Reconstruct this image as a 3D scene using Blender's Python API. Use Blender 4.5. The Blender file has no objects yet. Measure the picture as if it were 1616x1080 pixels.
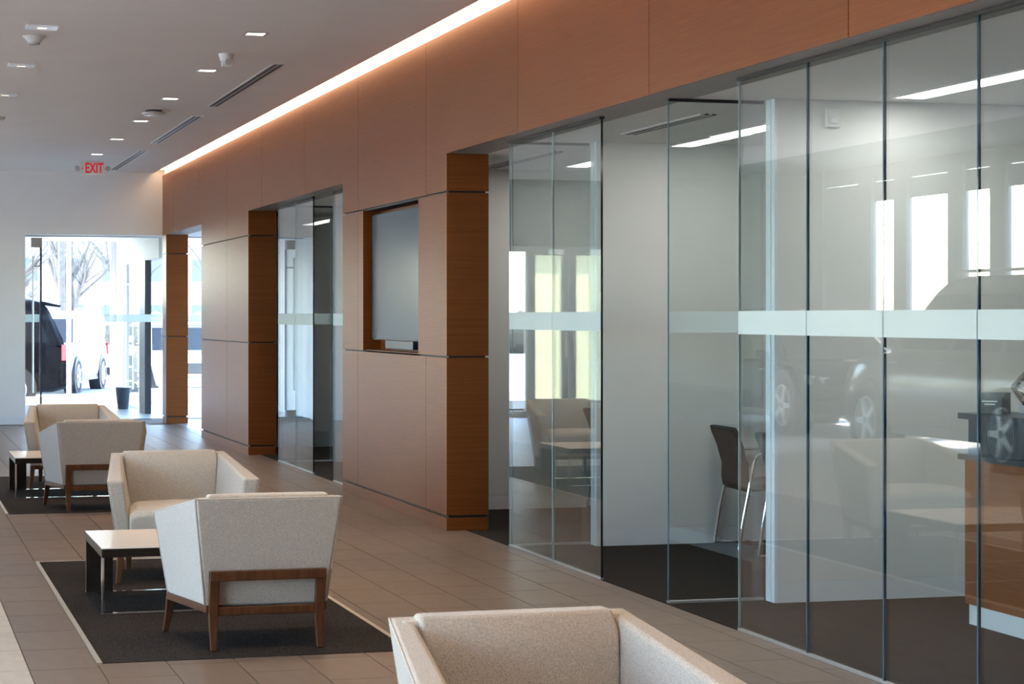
import bpy, bmesh, math, random
from mathutils import Vector, Matrix
random.seed(7)
SC = bpy.context.scene
COL = SC.collection
PI = math.pi

# ------------------------------------------------------------------ camera
FPX, CXP, HOR, CAMH = 3500.0, 808.0, 499.0, 1.56
YAW = math.atan(991.0 / FPX)
cd = bpy.data.cameras.new('camera'); cam = bpy.data.objects.new('camera', cd); COL.objects.link(cam)
cam.location = (0, 0, CAMH); cam.rotation_euler = (PI/2, 0, -YAW)
cd.sensor_width = 36.0; cd.lens = FPX/1616*36; cd.shift_y = -(540-HOR)/1616.0
cd.clip_start = 0.05; cd.clip_end = 1000
SC.camera = cam

# ------------------------------------------------------------------ world, sun, exposure
W = bpy.data.worlds.new('world'); SC.world = W; W.use_nodes = True
nt = W.node_tree; nt.nodes.clear()
wo = nt.nodes.new('ShaderNodeOutputWorld'); bg = nt.nodes.new('ShaderNodeBackground')
sky = nt.nodes.new('ShaderNodeTexSky'); sky.sky_type = 'NISHITA'; sky.sun_disc = False
sky.sun_elevation = math.radians(42); sky.sun_rotation = math.radians(-56)
sky.air_density = 1.0; sky.dust_density = 0.9; sky.ozone_density = 1.0
wt = nt.nodes.new('ShaderNodeMix'); wt.data_type = 'RGBA'; wt.blend_type = 'MULTIPLY'; wt.inputs[0].default_value = 1
wt.inputs[7].default_value = (.90, 1.0, 1.09, 1)
nt.links.new(sky.outputs[0], wt.inputs[6]); nt.links.new(wt.outputs[2], bg.inputs[0]); nt.links.new(bg.outputs[0], wo.inputs[0])
bg.inputs[1].default_value = 1.75
sl = bpy.data.lights.new('sun', 'SUN'); sl.energy = 28.0; sl.angle = math.radians(0.8); sl.color = (1, .93, .84)
sun = bpy.data.objects.new('sun', sl); COL.objects.link(sun); sun.location = (20, 0, 30)
sun.rotation_euler = Vector((0.60, -0.40, -0.78)).to_track_quat('-Z', 'Y').to_euler()
SC.view_settings.view_transform = 'Standard'; SC.view_settings.look = 'None'
SC.view_settings.gamma = 1.0; SC.view_settings.use_curve_mapping = False
SC.view_settings.exposure = 0.52
SC.cycles.use_denoising = True
SC.cycles.use_adaptive_sampling = True; SC.cycles.adaptive_threshold = .04
SC.cycles.transparent_max_bounces = 24
SC.cycles.max_bounces = 7; SC.cycles.diffuse_bounces = 4; SC.cycles.glossy_bounces = 4
SC.cycles.caustics_reflective = False; SC.cycles.caustics_refractive = False
SC.cycles.sample_clamp_indirect = 6.0

# ------------------------------------------------------------------ materials
def newmat(name):
    m = bpy.data.materials.new(name); m.use_nodes = True
    return m, m.node_tree, m.node_tree.nodes['Principled BSDF']
def mat(name, col, rough=.5, metal=0, spec=.5, emit=None, estr=0, var=0.0, scale=30, bump=0.0, stretch=(1, 1, 1), coat=0, objvar=0.0, sheen=0):
    m, t, b = newmat(name)
    b.inputs['Base Color'].default_value = (*col, 1); b.inputs['Roughness'].default_value = rough
    b.inputs['Metallic'].default_value = metal; b.inputs['Specular IOR Level'].default_value = spec
    if coat: b.inputs['Coat Weight'].default_value = coat; b.inputs['Coat Roughness'].default_value = .08
    if sheen: b.inputs['Sheen Weight'].default_value = sheen
    if emit: b.inputs['Emission Color'].default_value = (*emit, 1); b.inputs['Emission Strength'].default_value = estr
    if var or bump or objvar:
        tc = t.nodes.new('ShaderNodeTexCoord'); mp = t.nodes.new('ShaderNodeMapping'); nz = t.nodes.new('ShaderNodeTexNoise')
        mp.inputs['Scale'].default_value = stretch; nz.inputs['Scale'].default_value = scale; nz.inputs['Detail'].default_value = 4
        t.links.new(tc.outputs['Object'], mp.inputs[0]); t.links.new(mp.outputs[0], nz.inputs['Vector'])
        if var or objvar:
            hs = t.nodes.new('ShaderNodeHueSaturation'); hs.inputs['Color'].default_value = (*col, 1)
            mr = t.nodes.new('ShaderNodeMapRange'); mr.inputs['From Min'].default_value = .3; mr.inputs['From Max'].default_value = .7
            mr.inputs['To Min'].default_value = 1-var; mr.inputs['To Max'].default_value = 1+var
            t.links.new(nz.outputs['Fac'], mr.inputs['Value'])
            v = mr.outputs[0]
            if objvar:
                oi = t.nodes.new('ShaderNodeObjectInfo'); m2 = t.nodes.new('ShaderNodeMapRange')
                m2.inputs['To Min'].default_value = 1-objvar; m2.inputs['To Max'].default_value = 1+objvar
                t.links.new(oi.outputs['Random'], m2.inputs['Value'])
                mu = t.nodes.new('ShaderNodeMath'); mu.operation = 'MULTIPLY'
                t.links.new(v, mu.inputs[0]); t.links.new(m2.outputs[0], mu.inputs[1]); v = mu.outputs[0]
            t.links.new(v, hs.inputs['Value']); t.links.new(hs.outputs[0], b.inputs['Base Color'])
        if bump:
            bp = t.nodes.new('ShaderNodeBump'); bp.inputs['Strength'].default_value = bump; bp.inputs['Distance'].default_value = .004
            t.links.new(nz.outputs['Fac'], bp.inputs['Height']); t.links.new(bp.outputs[0], b.inputs['Normal'])
    return m
def glassmat(name, tint, r0=.065, refl=(1, 1, 1)):
    """thin clear pane: Schlick reflection per face over a tinted see-through pane"""
    m = bpy.data.materials.new(name); m.use_nodes = True; t = m.node_tree; t.nodes.clear()
    out = t.nodes.new('ShaderNodeOutputMaterial'); mx = t.nodes.new('ShaderNodeMixShader')
    tr = t.nodes.new('ShaderNodeBsdfTransparent'); gl = t.nodes.new('ShaderNodeBsdfGlossy')
    tr.inputs[0].default_value = (*tint, 1); gl.inputs[0].default_value = (*refl, 1); gl.inputs['Roughness'].default_value = 0.0
    ge = t.nodes.new('ShaderNodeNewGeometry'); dt = t.nodes.new('ShaderNodeVectorMath'); dt.operation = 'DOT_PRODUCT'
    t.links.new(ge.outputs['Normal'], dt.inputs[0]); t.links.new(ge.outputs['Incoming'], dt.inputs[1])
    ab = t.nodes.new('ShaderNodeMath'); ab.operation = 'ABSOLUTE'; t.links.new(dt.outputs['Value'], ab.inputs[0])
    om = t.nodes.new('ShaderNodeMath'); om.operation = 'SUBTRACT'; om.inputs[0].default_value = 1; t.links.new(ab.outputs[0], om.inputs[1])
    pw = t.nodes.new('ShaderNodeMath'); pw.operation = 'POWER'; pw.inputs[1].default_value = 5; t.links.new(om.outputs[0], pw.inputs[0])
    ma = t.nodes.new('ShaderNodeMath'); ma.operation = 'MULTIPLY_ADD'; ma.inputs[1].default_value = 1-r0; ma.inputs[2].default_value = r0
    t.links.new(pw.outputs[0], ma.inputs[0]); t.links.new(ma.outputs[0], mx.inputs[0])
    t.links.new(tr.outputs[0], mx.inputs[1]); t.links.new(gl.outputs[0], mx.inputs[2]); t.links.new(mx.outputs[0], out.inputs[0])
    return m
def frostmat(name, col, fac):
    m = bpy.data.materials.new(name); m.use_nodes = True; t = m.node_tree; t.nodes.clear()
    out = t.nodes.new('ShaderNodeOutputMaterial'); mx = t.nodes.new('ShaderNodeMixShader'); ms = t.nodes.new('ShaderNodeMixShader')
    tr = t.nodes.new('ShaderNodeBsdfTransparent'); df = t.nodes.new('ShaderNodeBsdfDiffuse'); tl = t.nodes.new('ShaderNodeBsdfTranslucent')
    df.inputs[0].default_value = (*col, 1); tl.inputs[0].default_value = (*col, 1); ms.inputs[0].default_value = .4
    t.links.new(df.outputs[0], ms.inputs[1]); t.links.new(tl.outputs[0], ms.inputs[2])
    mx.inputs[0].default_value = fac; t.links.new(tr.outputs[0], mx.inputs[1]); t.links.new(ms.outputs[0], mx.inputs[2]); t.links.new(mx.outputs[0], out.inputs[0])
    return m
def woodmat(name, c1, c2, rough, stretch=(1.1, 1.1, 70), coat=0.0, objvar=.05):
    m, t, b = newmat(name)
    tc = t.nodes.new('ShaderNodeTexCoord'); mp = t.nodes.new('ShaderNodeMapping'); nz = t.nodes.new('ShaderNodeTexNoise')
    mp.inputs['Scale'].default_value = stretch; nz.inputs['Scale'].default_value = 1.6; nz.inputs['Detail'].default_value = 6; nz.inputs['Roughness'].default_value = .6
    t.links.new(tc.outputs['Object'], mp.inputs[0]); t.links.new(mp.outputs[0], nz.inputs['Vector'])
    rp = t.nodes.new('ShaderNodeValToRGB'); rp.color_ramp.elements[0].position = .32; rp.color_ramp.elements[1].position = .7
    rp.color_ramp.elements[0].color = (*c1, 1); rp.color_ramp.elements[1].color = (*c2, 1)
    t.links.new(nz.outputs['Fac'], rp.inputs[0])
    hs = t.nodes.new('ShaderNodeHueSaturation'); oi = t.nodes.new('ShaderNodeObjectInfo'); m2 = t.nodes.new('ShaderNodeMapRange')
    m2.inputs['To Min'].default_value = 1-objvar; m2.inputs['To Max'].default_value = 1+objvar
    t.links.new(oi.outputs['Random'], m2.inputs['Value']); t.links.new(m2.outputs[0], hs.inputs['Value'])
    t.links.new(rp.outputs[0], hs.inputs['Color']); t.links.new(hs.outputs[0], b.inputs['Base Color'])
    b.inputs['Roughness'].default_value = rough; b.inputs['Specular Tint'].default_value = (1.0, .74, .54, 1); b.inputs['Specular IOR Level'].default_value = .42
    if coat: b.inputs['Coat Weight'].default_value = coat; b.inputs['Coat Roughness'].default_value = .25
    bp = t.nodes.new('ShaderNodeBump'); bp.inputs['Strength'].default_value = .05; bp.inputs['Distance'].default_value = .002
    t.links.new(nz.outputs['Fac'], bp.inputs['Height']); t.links.new(bp.outputs[0], b.inputs['Normal'])
    return m
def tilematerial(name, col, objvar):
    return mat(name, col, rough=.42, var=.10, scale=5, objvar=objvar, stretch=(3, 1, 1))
def emitmat(name, col, s):
    return mat(name, (.8, .8, .8), .5, emit=col, estr=s)

M = {}
M['wood'] = woodmat('cherry_veneer', (.150, .040, .0085), (.215, .065, .0145), .37)
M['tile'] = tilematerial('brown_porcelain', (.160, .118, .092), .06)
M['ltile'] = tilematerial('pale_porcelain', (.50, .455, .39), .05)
M['grout'] = mat('grout', (.17, .13, .10), .8)
M['white'] = mat('white_paint', (.76, .75, .73), .55, var=.015, scale=3)
M['offwhite'] = mat('office_paint', (.74, .735, .715), .5, var=.015, scale=3)
M['ceil'] = mat('ceiling_paint', (.80, .78, .76), .9, var=.015, scale=2)
M['greywall'] = mat('grey_wall_paint', (.22, .22, .205), .7)
M['soffit'] = mat('soffit_grey', (.30, .29, .28), .6)
M['dceil'] = mat('grey_ceiling_paint', (.20, .21, .21), .8)
M['base'] = mat('baseboard_paint', (.72, .74, .76), .35)
M['dark'] = mat('dark_joint', (.012, .013, .016), .5)
M['black'] = mat('black_plastic', (.012, .012, .014), .35)
M['carpet'] = mat('charcoal_carpet', (.030, .025, .022), .95, spec=.1, var=.7, scale=70, bump=.6, stretch=(1.6, .5, 1))
M['ocarpet'] = mat('office_carpet', (.026, .022, .020), .95, spec=.1, var=.4, scale=90, bump=.5, stretch=(.4, 1, 1))
M['trim'] = mat('brushed_aluminium_trim', (.72, .66, .58), .35, metal=.7)
M['alu'] = mat('aluminium', (.72, .74, .76), .3, metal=.85)
M['post'] = mat('daylight_tinted_post', (.72, .84, .90), .25)  # blue of the daylight on the end posts put into the base colour
M['chrome'] = mat('chrome', (.85, .85, .86), .08, metal=1)
M['steel'] = mat('brushed_steel', (.55, .54, .52), .3, metal=1)
M['fabric'] = mat('woven_upholstery', (.455, .425, .385), .92, spec=.15, var=.24, scale=210, bump=.5, sheen=.25)
M['legwood'] = woodmat('walnut_legs', (.055, .022, .012), (.11, .045, .022), .35, stretch=(25, 25, 3))
M['laminate'] = mat('white_laminate', (.80, .76, .70), .22, var=.01)
M['espresso'] = woodmat('espresso_veneer', (.010, .008, .007), (.022, .017, .014), .3)
M['glass'] = glassmat('clear_glass', (.93, .965, .962))
M['wglass'] = glassmat('window_glass', (.98, .985, .985), .03)
M['frost'] = frostmat('frosted_film', (.80, .90, .90), .72)
M['gedge'] = mat('glass_edge', (.06, .13, .18), .1, spec=.8)
M['gedgeD'] = mat('dark_glass_edge', (.006, .014, .018), .1, spec=.6)
M['gedgeL'] = mat('polished_glass_edge', (.45, .58, .60), .1, spec=.8)
M['frame'] = mat('white_window_frame', (.78, .79, .79), .4)
M['dframe'] = mat('dark_door_frame', (.03, .035, .045), .4)
M['column'] = mat('window_pier_paint', (.55, .58, .59), .5)
M['cream'] = frostmat('cream_frosted_panel', (.86, .86, .66), .9)
M['doorgrey'] = mat('grey_door_frame', (.45, .45, .44), .4)
M['led'] = emitmat('warm_led', (1.0, .64, .36), 5.0)
M['downled'] = emitmat('downlight_lens', (1.0, .86, .68), 7.0)
M['dimled'] = emitmat('dim_lens', (1.0, .72, .45), 2.2)
M['tube'] = emitmat('office_light_diffuser', (1.0, .97, .92), 15.0)
M['exitred'] = mat('exit_red', (.75, .01, .02), .5, emit=(.9, .01, .02), estr=.18)
M['signface'] = mat('exit_face', (.80, .78, .72), .5)
M['plastic'] = mat('white_plastic', (.70, .70, .68), .4)
M['trimwhite'] = mat('gloss_white_trim', (.88, .90, .92), .25)
M['screen'] = mat('display_screen', (.020, .028, .036), .18, spec=.25, emit=(.30, .52, .70), estr=.06)
M['navy'] = mat('navy_laminate', (.018, .030, .048), .3)
M['deskwood'] = woodmat('desk_cherry', (.17, .048, .012), (.25, .078, .021), .35)
M['blackfab'] = mat('black_upholstery', (.010, .011, .014), .75, var=.2, scale=200)
M['bin'] = mat('navy_bin_plastic', (.02, .035, .06), .4)
M['asphalt'] = mat('pale_asphalt', (.46, .45, .44), .9, var=.15, scale=3)
M['concrete'] = mat('concrete', (.55, .54, .52), .85, var=.08, scale=4)
M['vtile'] = mat('vestibule_tile', (.42, .44, .45), .3, var=.05, scale=4)
M['cblack'] = mat('black_car_paint', (.004, .005, .007), .3, spec=.03)
M['cwhite'] = mat('white_car_paint', (.80, .81, .82), .3, coat=1)
M['csilver'] = mat('silver_car_paint', (.42, .45, .48), .3, metal=.6, coat=1)
M['cgrey'] = mat('taupe_car_paint', (.20, .17, .145), .3, metal=.5, coat=1)
M['cglass'] = mat('car_glass', (.010, .012, .014), .08, spec=.2)
M['farglass'] = mat('far_window', (.12, .14, .16), .3)
M['tyre'] = mat('rubber', (.018, .018, .019), .8)
M['redlens'] = mat('red_lens', (.22, .002, .003), .2, emit=(.9, .02, .03), estr=.12)
M['lens'] = mat('clear_lens', (.75, .77, .80), .1)
M['bark'] = mat('grey_bark', (.12, .11, .10), .9, var=.2, scale=8)
M['brick'] = mat('pale_building', (.33, .31, .29), .8, var=.05)
M['hedge'] = mat('dry_hedge', (.12, .11, .08), .95, var=.3, scale=6)
M['card'] = mat('white_card', (.75, .80, .85), .4)

# ------------------------------------------------------------------ mesh helpers
class MB:
    def __init__(s): s.v = []; s.f = []
    def box(s, x0, x1, y0, y1, z0, z1):
        return s.hexa([(x0, y0, z0), (x1, y0, z0), (x1, y1, z0), (x0, y1, z0), (x0, y0, z1), (x1, y0, z1), (x1, y1, z1), (x0, y1, z1)])
    def hexa(s, p):
        n = len(s.v); s.v += [tuple(q) for q in p]
        for f in ((0, 3, 2, 1), (4, 5, 6, 7), (0, 1, 5, 4), (1, 2, 6, 5), (2, 3, 7, 6), (3, 0, 4, 7)): s.f.append(tuple(n+i for i in f))
        return s
    def rings(s, rings, cap=True, closed=True):
        n = len(s.v); k = len(rings[0])
        for r in rings: s.v += [tuple(q) for q in r]
        for i in range(len(rings)-1):
            for j in range(k if closed else k-1):
                a = n+i*k+j; b = n+i*k+(j+1) % k; s.f.append((a, b, b+k, a+k))
        if cap:
            s.f.append(tuple(n+j for j in reversed(range(k)))); s.f.append(tuple(n+(len(rings)-1)*k+j for j in range(k)))
        return s
    def tube(s, pts, r, n=8):
        pts = [Vector(p) for p in pts]; rr = r if isinstance(r, (list, tuple)) else [r]*len(pts)
        rings = []; up = None
        for i, p in enumerate(pts):
            d = (pts[min(i+1, len(pts)-1)]-pts[max(i-1, 0)]).normalized()
            if up is None:
                up = Vector((0, 0, 1)) if abs(d.z) < .9 else Vector((1, 0, 0))
            a = d.cross(up).normalized(); b = a.cross(d).normalized(); up = b
            rings.append([p+a*rr[i]*math.cos(2*PI*k/n)+b*rr[i]*math.sin(2*PI*k/n) for k in range(n)])
        return s.rings(rings)
    def bar(s, p0, p1, w0, d0, w1=None, d1=None, side=(1, 0, 0)):
        """tapered rectangular bar"""
        p0, p1 = Vector(p0), Vector(p1); w1 = w1 or w0; d1 = d1 or d0
        d = (p1-p0).normalized(); a = Vector(side); a = (a-d*a.dot(d)).normalized(); b = d.cross(a)
        def ring(p, w, h): return [p-a*w/2-b*h/2, p+a*w/2-b*h/2, p+a*w/2+b*h/2, p-a*w/2+b*h/2]
        return s.rings([ring(p0, w0, d0), ring(p1, w1, d1)])
    def lathe(s, prof, n=24, c=(0, 0, 0), axis='z'):
        rings = []
        for r, h in prof:
            ring = []
            for k in range(n):
                a = 2*PI*k/n
                if axis == 'z': ring.append((c[0]+r*math.cos(a), c[1]+r*math.sin(a), c[2]+h))
                elif axis == 'y': ring.append((c[0]+r*math.cos(a), c[1]+h, c[2]+r*math.sin(a)))
                else: ring.append((c[0]+h, c[1]+r*math.cos(a), c[2]+r*math.sin(a)))
            rings.append(ring)
        return s.rings(rings)
    def mesh(s, name):
        me = bpy.data.meshes.new(name); me.from_pydata(s.v, [], s.f)
        bm = bmesh.new(); bm.from_mesh(me); bmesh.ops.recalc_face_normals(bm, faces=bm.faces); bm.to_mesh(me); bm.free()
        return me
    def build(s, name, m, parent=None, bevel=0, seg=2, smooth=False):
        me = s.mesh(name); me.materials.append(M[m] if isinstance(m, str) else m)
        return link(name, me, parent, bevel, seg, smooth)
def link(name, me, parent=None, bevel=0, seg=2, smooth=False):
    o = bpy.data.objects.new(name, me); COL.objects.link(o); o.parent = parent
    if smooth:
        for p in me.polygons: p.use_smooth = True
        try: me.set_sharp_from_angle(angle=math.radians(40))
        except Exception: pass
    if bevel:
        b = o.modifiers.new('bevel', 'BEVEL'); b.width = bevel; b.segments = seg; b.limit_method = 'ANGLE'; b.angle_limit = math.radians(25)
        b.harden_normals = True
        for p in me.polygons: p.use_smooth = True
    return o
def tag(o, label=None, cat=None, group=None, kind=None):
    if label: o['label'] = label
    if cat: o['category'] = cat
    if group: o['group'] = group
    if kind: o['kind'] = kind
    return o
def thing(name, label, cat, loc=(0, 0, 0), rz=0, group=None, kind=None):
    o = bpy.data.objects.new(name, None); COL.objects.link(o); o.location = loc; o.rotation_euler = (0, 0, rz); o.empty_display_size = .1
    return tag(o, label, cat, group, kind)
def copy_tree(o, parent=None):
    c = o.copy(); COL.objects.link(c); c.parent = parent
    for ch in [x for x in o.children]: copy_tree(ch, c)
    return c
def box(name, m, x0, x1, y0, y1, z0, z1, parent=None, bevel=0):
    return MB().box(x0, x1, y0, y1, z0, z1).build(name, m, parent, bevel)
def struct(name, m, *b, label=None):
    o = MB()
    for q in b: o.box(*q)
    return tag(o.build(name, m), label or None, None, None, 'structure')

# ------------------------------------------------------------------ dimensions; most positions here and below computed from image pixels, then hardcoded
WX = 3.93            # face of the wood wall
GX = 4.085           # office glass line
HEAD = 2.742; CEIL = 3.655; FTOP = 3.62
FARY = 32.7; LEFTX = -6.0; BACKX = 8.2
RUGS = [(.92, 2.38, 2.25, 6.5), (.92, 2.38, 10.07, 14.33), (.92, 2.38, 17.85, 22.05)]

# ------------------------------------------------------------------ floor and its tiles
floor = struct('floor', 'grout', (LEFTX, GX, -6, 33.6, -.2, -.006))
_tm = {}
def tile(x0, x1, y0, y1, m, rest):
    g = .0025; x0 += g; x1 -= g; y0 += g; y1 -= g
    if x1-x0 < .02 or y1-y0 < .02: return
    if rest is not None:
        rest.box(x0, x1, y0, y1, -.010, 0); return
    w, d = round(x1-x0, 3), round(y1-y0, 3); k = (w, d, m)
    if k not in _tm:
        me = MB().box(0, w, 0, d, -.010, 0).mesh('tile'); me.materials.append(M[m]); _tm[k] = me
    o = bpy.data.objects.new('tile', _tm[k]); COL.objects.link(o); o.location = (x0, y0, 0); o.parent = floor
def clip(r, rugs):
    out = [r]
    for (a0, a1, b0, b1) in rugs:
        nx = []
        for (x0, x1, y0, y1) in out:
            if x1 <= a0 or x0 >= a1 or y1 <= b0 or y0 >= b1: nx.append((x0, x1, y0, y1)); continue
            if x0 < a0: nx.append((x0, a0, y0, y1))
            if x1 > a1: nx.append((a1, x1, y0, y1))
            mx0, mx1 = max(x0, a0), min(x1, a1)
            if y0 < b0: nx.append((mx0, mx1, y0, b0))
            if y1 > b1: nx.append((mx0, mx1, b1, y1))
        out = nx
    return out
allt = []
for i in range(12):
    x0 = .615+.305*i; x1 = min(x0+.305, GX-.01)
    for j in range(-1, 62):
        y0 = -5.9+.61*j+(.305 if i % 2 else 0)
        for r in clip((x0, x1, max(y0, -5.9), min(y0+.61, 33.5)), RUGS): allt.append(r)
def in_view(r):
    for x in (r[0], r[1]):
        for y in (r[2], r[3]):
            d = x*math.sin(YAW)+y*math.cos(YAW); u = x*math.cos(YAW)-y*math.sin(YAW)
            if d > .5 and abs(u/d*FPX) < 820 and HOR+FPX*CAMH/d < 1090: return True
    return False
vis = sorted([r for r in allt if in_view(r)], key=lambda r: r[2])
near = set(vis[:292]); rest = MB()
for r in allt: tile(*r, 'tile', None if r in near else rest)
tag(rest.build('tile_field', 'tile', floor), kind='stuff')
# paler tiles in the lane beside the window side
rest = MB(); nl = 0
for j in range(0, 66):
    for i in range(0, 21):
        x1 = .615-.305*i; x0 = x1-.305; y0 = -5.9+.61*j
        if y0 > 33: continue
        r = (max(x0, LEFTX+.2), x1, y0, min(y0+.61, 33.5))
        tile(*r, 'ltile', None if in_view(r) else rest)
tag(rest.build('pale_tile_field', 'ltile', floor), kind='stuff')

struct('floor_office', 'ocarpet', (GX, BACKX, 4.8, 28.4, -.2, 0.0))
struct('floor_vestibule', 'vtile', (1.0, BACKX, 33.6, 40.3, -.2, -.002), (GX, BACKX, 28.4, 33.6, -.2, -.002))

# ------------------------------------------------------------------ shell
struct('ceiling', 'ceil', (-3.2, 3.80, -6, FARY, CEIL, CEIL+.12), (-3.3, -3.2, -6, FARY, CEIL, 4.0))
struct('ceiling_window_side', 'dceil', (LEFTX, -3.3, -6, FARY, 3.80, 4.0))
struct('ceiling_cove', 'white', (3.80, 3.97, -6, FARY, 3.86, 3.90), (3.78, 3.80, -6, FARY, CEIL+.12, 3.90), (3.95, 3.97, -6, FARY, FTOP, 3.86))
struct('ceiling_office', 'offwhite', (4.225, BACKX+.2, 4.8, FARY, HEAD, HEAD+.08))
struct('roof', 'concrete', (LEFTX-.4, BACKX+.4, -6.4, FARY+.3, 4.1, 4.3), (.8, BACKX+.4, FARY+.3, 40.6, 3.0, 3.2))
struct('ceiling_vestibule', 'white', (1.0, BACKX, FARY+.3, 40.3, 2.9, 3.0))
struct('wall_near', 'white', (LEFTX-.3, BACKX+.3, -6.3, -6, -.2, 4.1))
struct('wall_office_back', 'offwhite', (BACKX, BACKX+.2, -6, 28.4, -.2, 4.1), (3.97, BACKX, -6, 4.8, -.2, 4.1))
# far wall with a wide opening beside the wood wall and a double door further left
struct('wall_far', 'white', (.2, 1.96, FARY, FARY+.3, -.2, 4.1),
       (1.96, BACKX+.2, FARY, FARY+.3, HEAD, 4.1))
struct('wall_far_doors', 'greywall', (LEFTX, -2.69, FARY, FARY+.3, -.2, 4.1), (-.66, .2, FARY, FARY+.3, -.2, 4.1), (-2.69, -.66, FARY, FARY+.3, 2.635, 4.1))
struct('baseboard_far', 'base', (-.66, 1.96, FARY-.012, FARY, 0, .11))
struct('wall_vestibule', 'white', (1.0, 1.9, FARY+.3, 40.4, -.2, 3.0), (4.02, 4.2, 38.6, 40.4, -.2, 3.0), (4.02, 4.2, 33.9, 38.6, 2.45, 3.0))
# office cross walls, each with its own aluminium end post and recessed-line baseboard
ow = [('wall_office_first', 11.2, 11.32, 4.67), ('wall_office_second', 14.3, 14.42, 4.66), ('wall_office_third', 17.25, 17.37, 4.25),
      ('wall_office_fourth', 23.33, 23.45, 4.66), ('wall_office_fifth', 26.1, 28.3, 4.25)]
for k, (n, y0, y1, x0) in enumerate(ow):
    struct(n, 'offwhite', (x0, BACKX, y0, y1, .118, HEAD), (x0, BACKX, y0+.006, y1-.006, 0, .118))
    struct('baseboard_'+n[5:], 'base', (x0, BACKX, y0-.004, y0+.006, 0, .110))
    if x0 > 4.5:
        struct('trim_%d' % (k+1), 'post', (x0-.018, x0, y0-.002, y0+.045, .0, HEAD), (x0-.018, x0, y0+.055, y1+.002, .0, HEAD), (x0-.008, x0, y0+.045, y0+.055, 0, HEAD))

# ------------------------------------------------------------------ wood wall: core and veneer panels
BLK = [(15.619, 19.409), (24.727, 28.543), (32.25, FARY), (-6.0, 5.2)]
core = MB()
for (a, b) in BLK[:3]:
    if a == BLK[0][0]:
        core.box(3.95, 4.225, a+.02, b-.02, 0, 1.268); core.box(3.95, 4.225, a+.02, b-.02, 2.455, FTOP)
        core.box(3.95, 4.225, a+.02, 16.50, 1.268, 2.455); core.box(3.95, 4.225, 18.57, b-.02, 1.268, 2.455); core.box(4.10, 4.225, 16.50, 18.57, 1.268, 2.455)
    else: core.box(3.95, 4.225, a+.02, b-.02, 0, FTOP)
core.box(3.95, 4.225, -6, 5.18, 0, FTOP)
core.box(3.95, 3.97, -6, FARY, HEAD+.008, FTOP)
wall = tag(core.build('wall_right', 'dark'), None, None, None, 'structure')
struct('ceiling_fascia', 'soffit', (3.95, 4.225, 5.2, 15.63, HEAD, HEAD+.06), (3.95, 4.225, 19.40, 24.74, HEAD, HEAD+.06), (3.95, 4.225, 28.5, 32.26, HEAD, HEAD+.06))
SEAM = [28.89+2.54, 28.89, 26.351, 23.81, 21.297, 18.751, 16.265, 13.745, 11.197, 8.649, 6.1, 3.56, 1.02, -1.5, -4.0]
ROWS = [(.0, .093), (.111, 1.256), (1.270, 2.457)]
def panel(boxes, nm='panel'):
    o = MB()
    for q in boxes: o.box(*q)
    o.build(nm, 'wood', wall)
bounds = [FARY]+SEAM+[-6.0]
g = .004
for a, b in zip(bounds[1:], bounds[:-1]):            # fascia, dropping down to the upper joint on the solid piers
    bx = [(WX, 3.95, a+g, b-g, HEAD, FTOP)]
    for (c, d) in BLK:
        lo, hi = max(a+g, c), min(b-g, d)
        if hi-lo > .01: bx.append((WX, 3.95, lo, hi, 2.471, HEAD))
    panel(bx)
def frontrow(y0, y1, z0, z1, seams, nm='panel'):
    ys = [y0]+sorted(s for s in seams if y0+.05 < s < y1-.05)+[y1]
    for a, b in zip(ys[:-1], ys[1:]):
        panel([(WX, 3.95, a+(g if a != y0 else 0), b-(g if b != y1 else 0), z0, z1)], nm)
for bi, (a, b) in enumerate(BLK):
    for ri, (z0, z1) in enumerate(ROWS):
        if bi == 0 and ri == 2:
            panel([(WX, 3.95, a, 16.512, z0, z1)]); panel([(WX, 3.95, 18.54, 18.749, z0, z1)]); panel([(WX, 3.95, 18.754, b, z0, z1)])
            panel([(3.95, 4.10, 18.54, 18.57, z0, z1)], 'recess_panel'); panel([(3.95, 4.10, 16.485, 16.512, z0, z1)], 'recess_panel')
            panel([(4.085, 4.10, 16.512, 18.54, z0, z1)], 'recess_panel'); panel([(3.95, 4.085, 16.512, 18.54, z0-.012, z0+.004)], 'recess_panel')
        else: frontrow(a, b, z0, z1, SEAM if ri else [], 'panel' if ri else 'plinth')
    for (z0, z1), nm in zip(ROWS+[(2.471, HEAD if bi != 9 else FTOP)], ('reveal_plinth', 'reveal_panel', 'reveal_panel', 'reveal_panel')):
        if bi != 3: panel([(3.95, 4.245, a, a+.02, z0, z1)], nm)
        if bi in (0, 1): panel([(3.95, 4.245, b-.02, b, z0, z1)], nm)
        if bi == 3: panel([(3.95, 4.245, b-.02, b, z0, z1)], nm)

# LED cove along the top of the wood wall
cv = thing('cove_light', 'long warm cove light running along the top of the wood wall', 'light', (3.87, 13, 3.70))
MB().box(-.055, .06, -19, 19.6, 0, .012).build('diffuser', 'led', cv)
MB().box(-.06, .065, -19, 19.6, .012, .03).build('channel', 'alu', cv)

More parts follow.
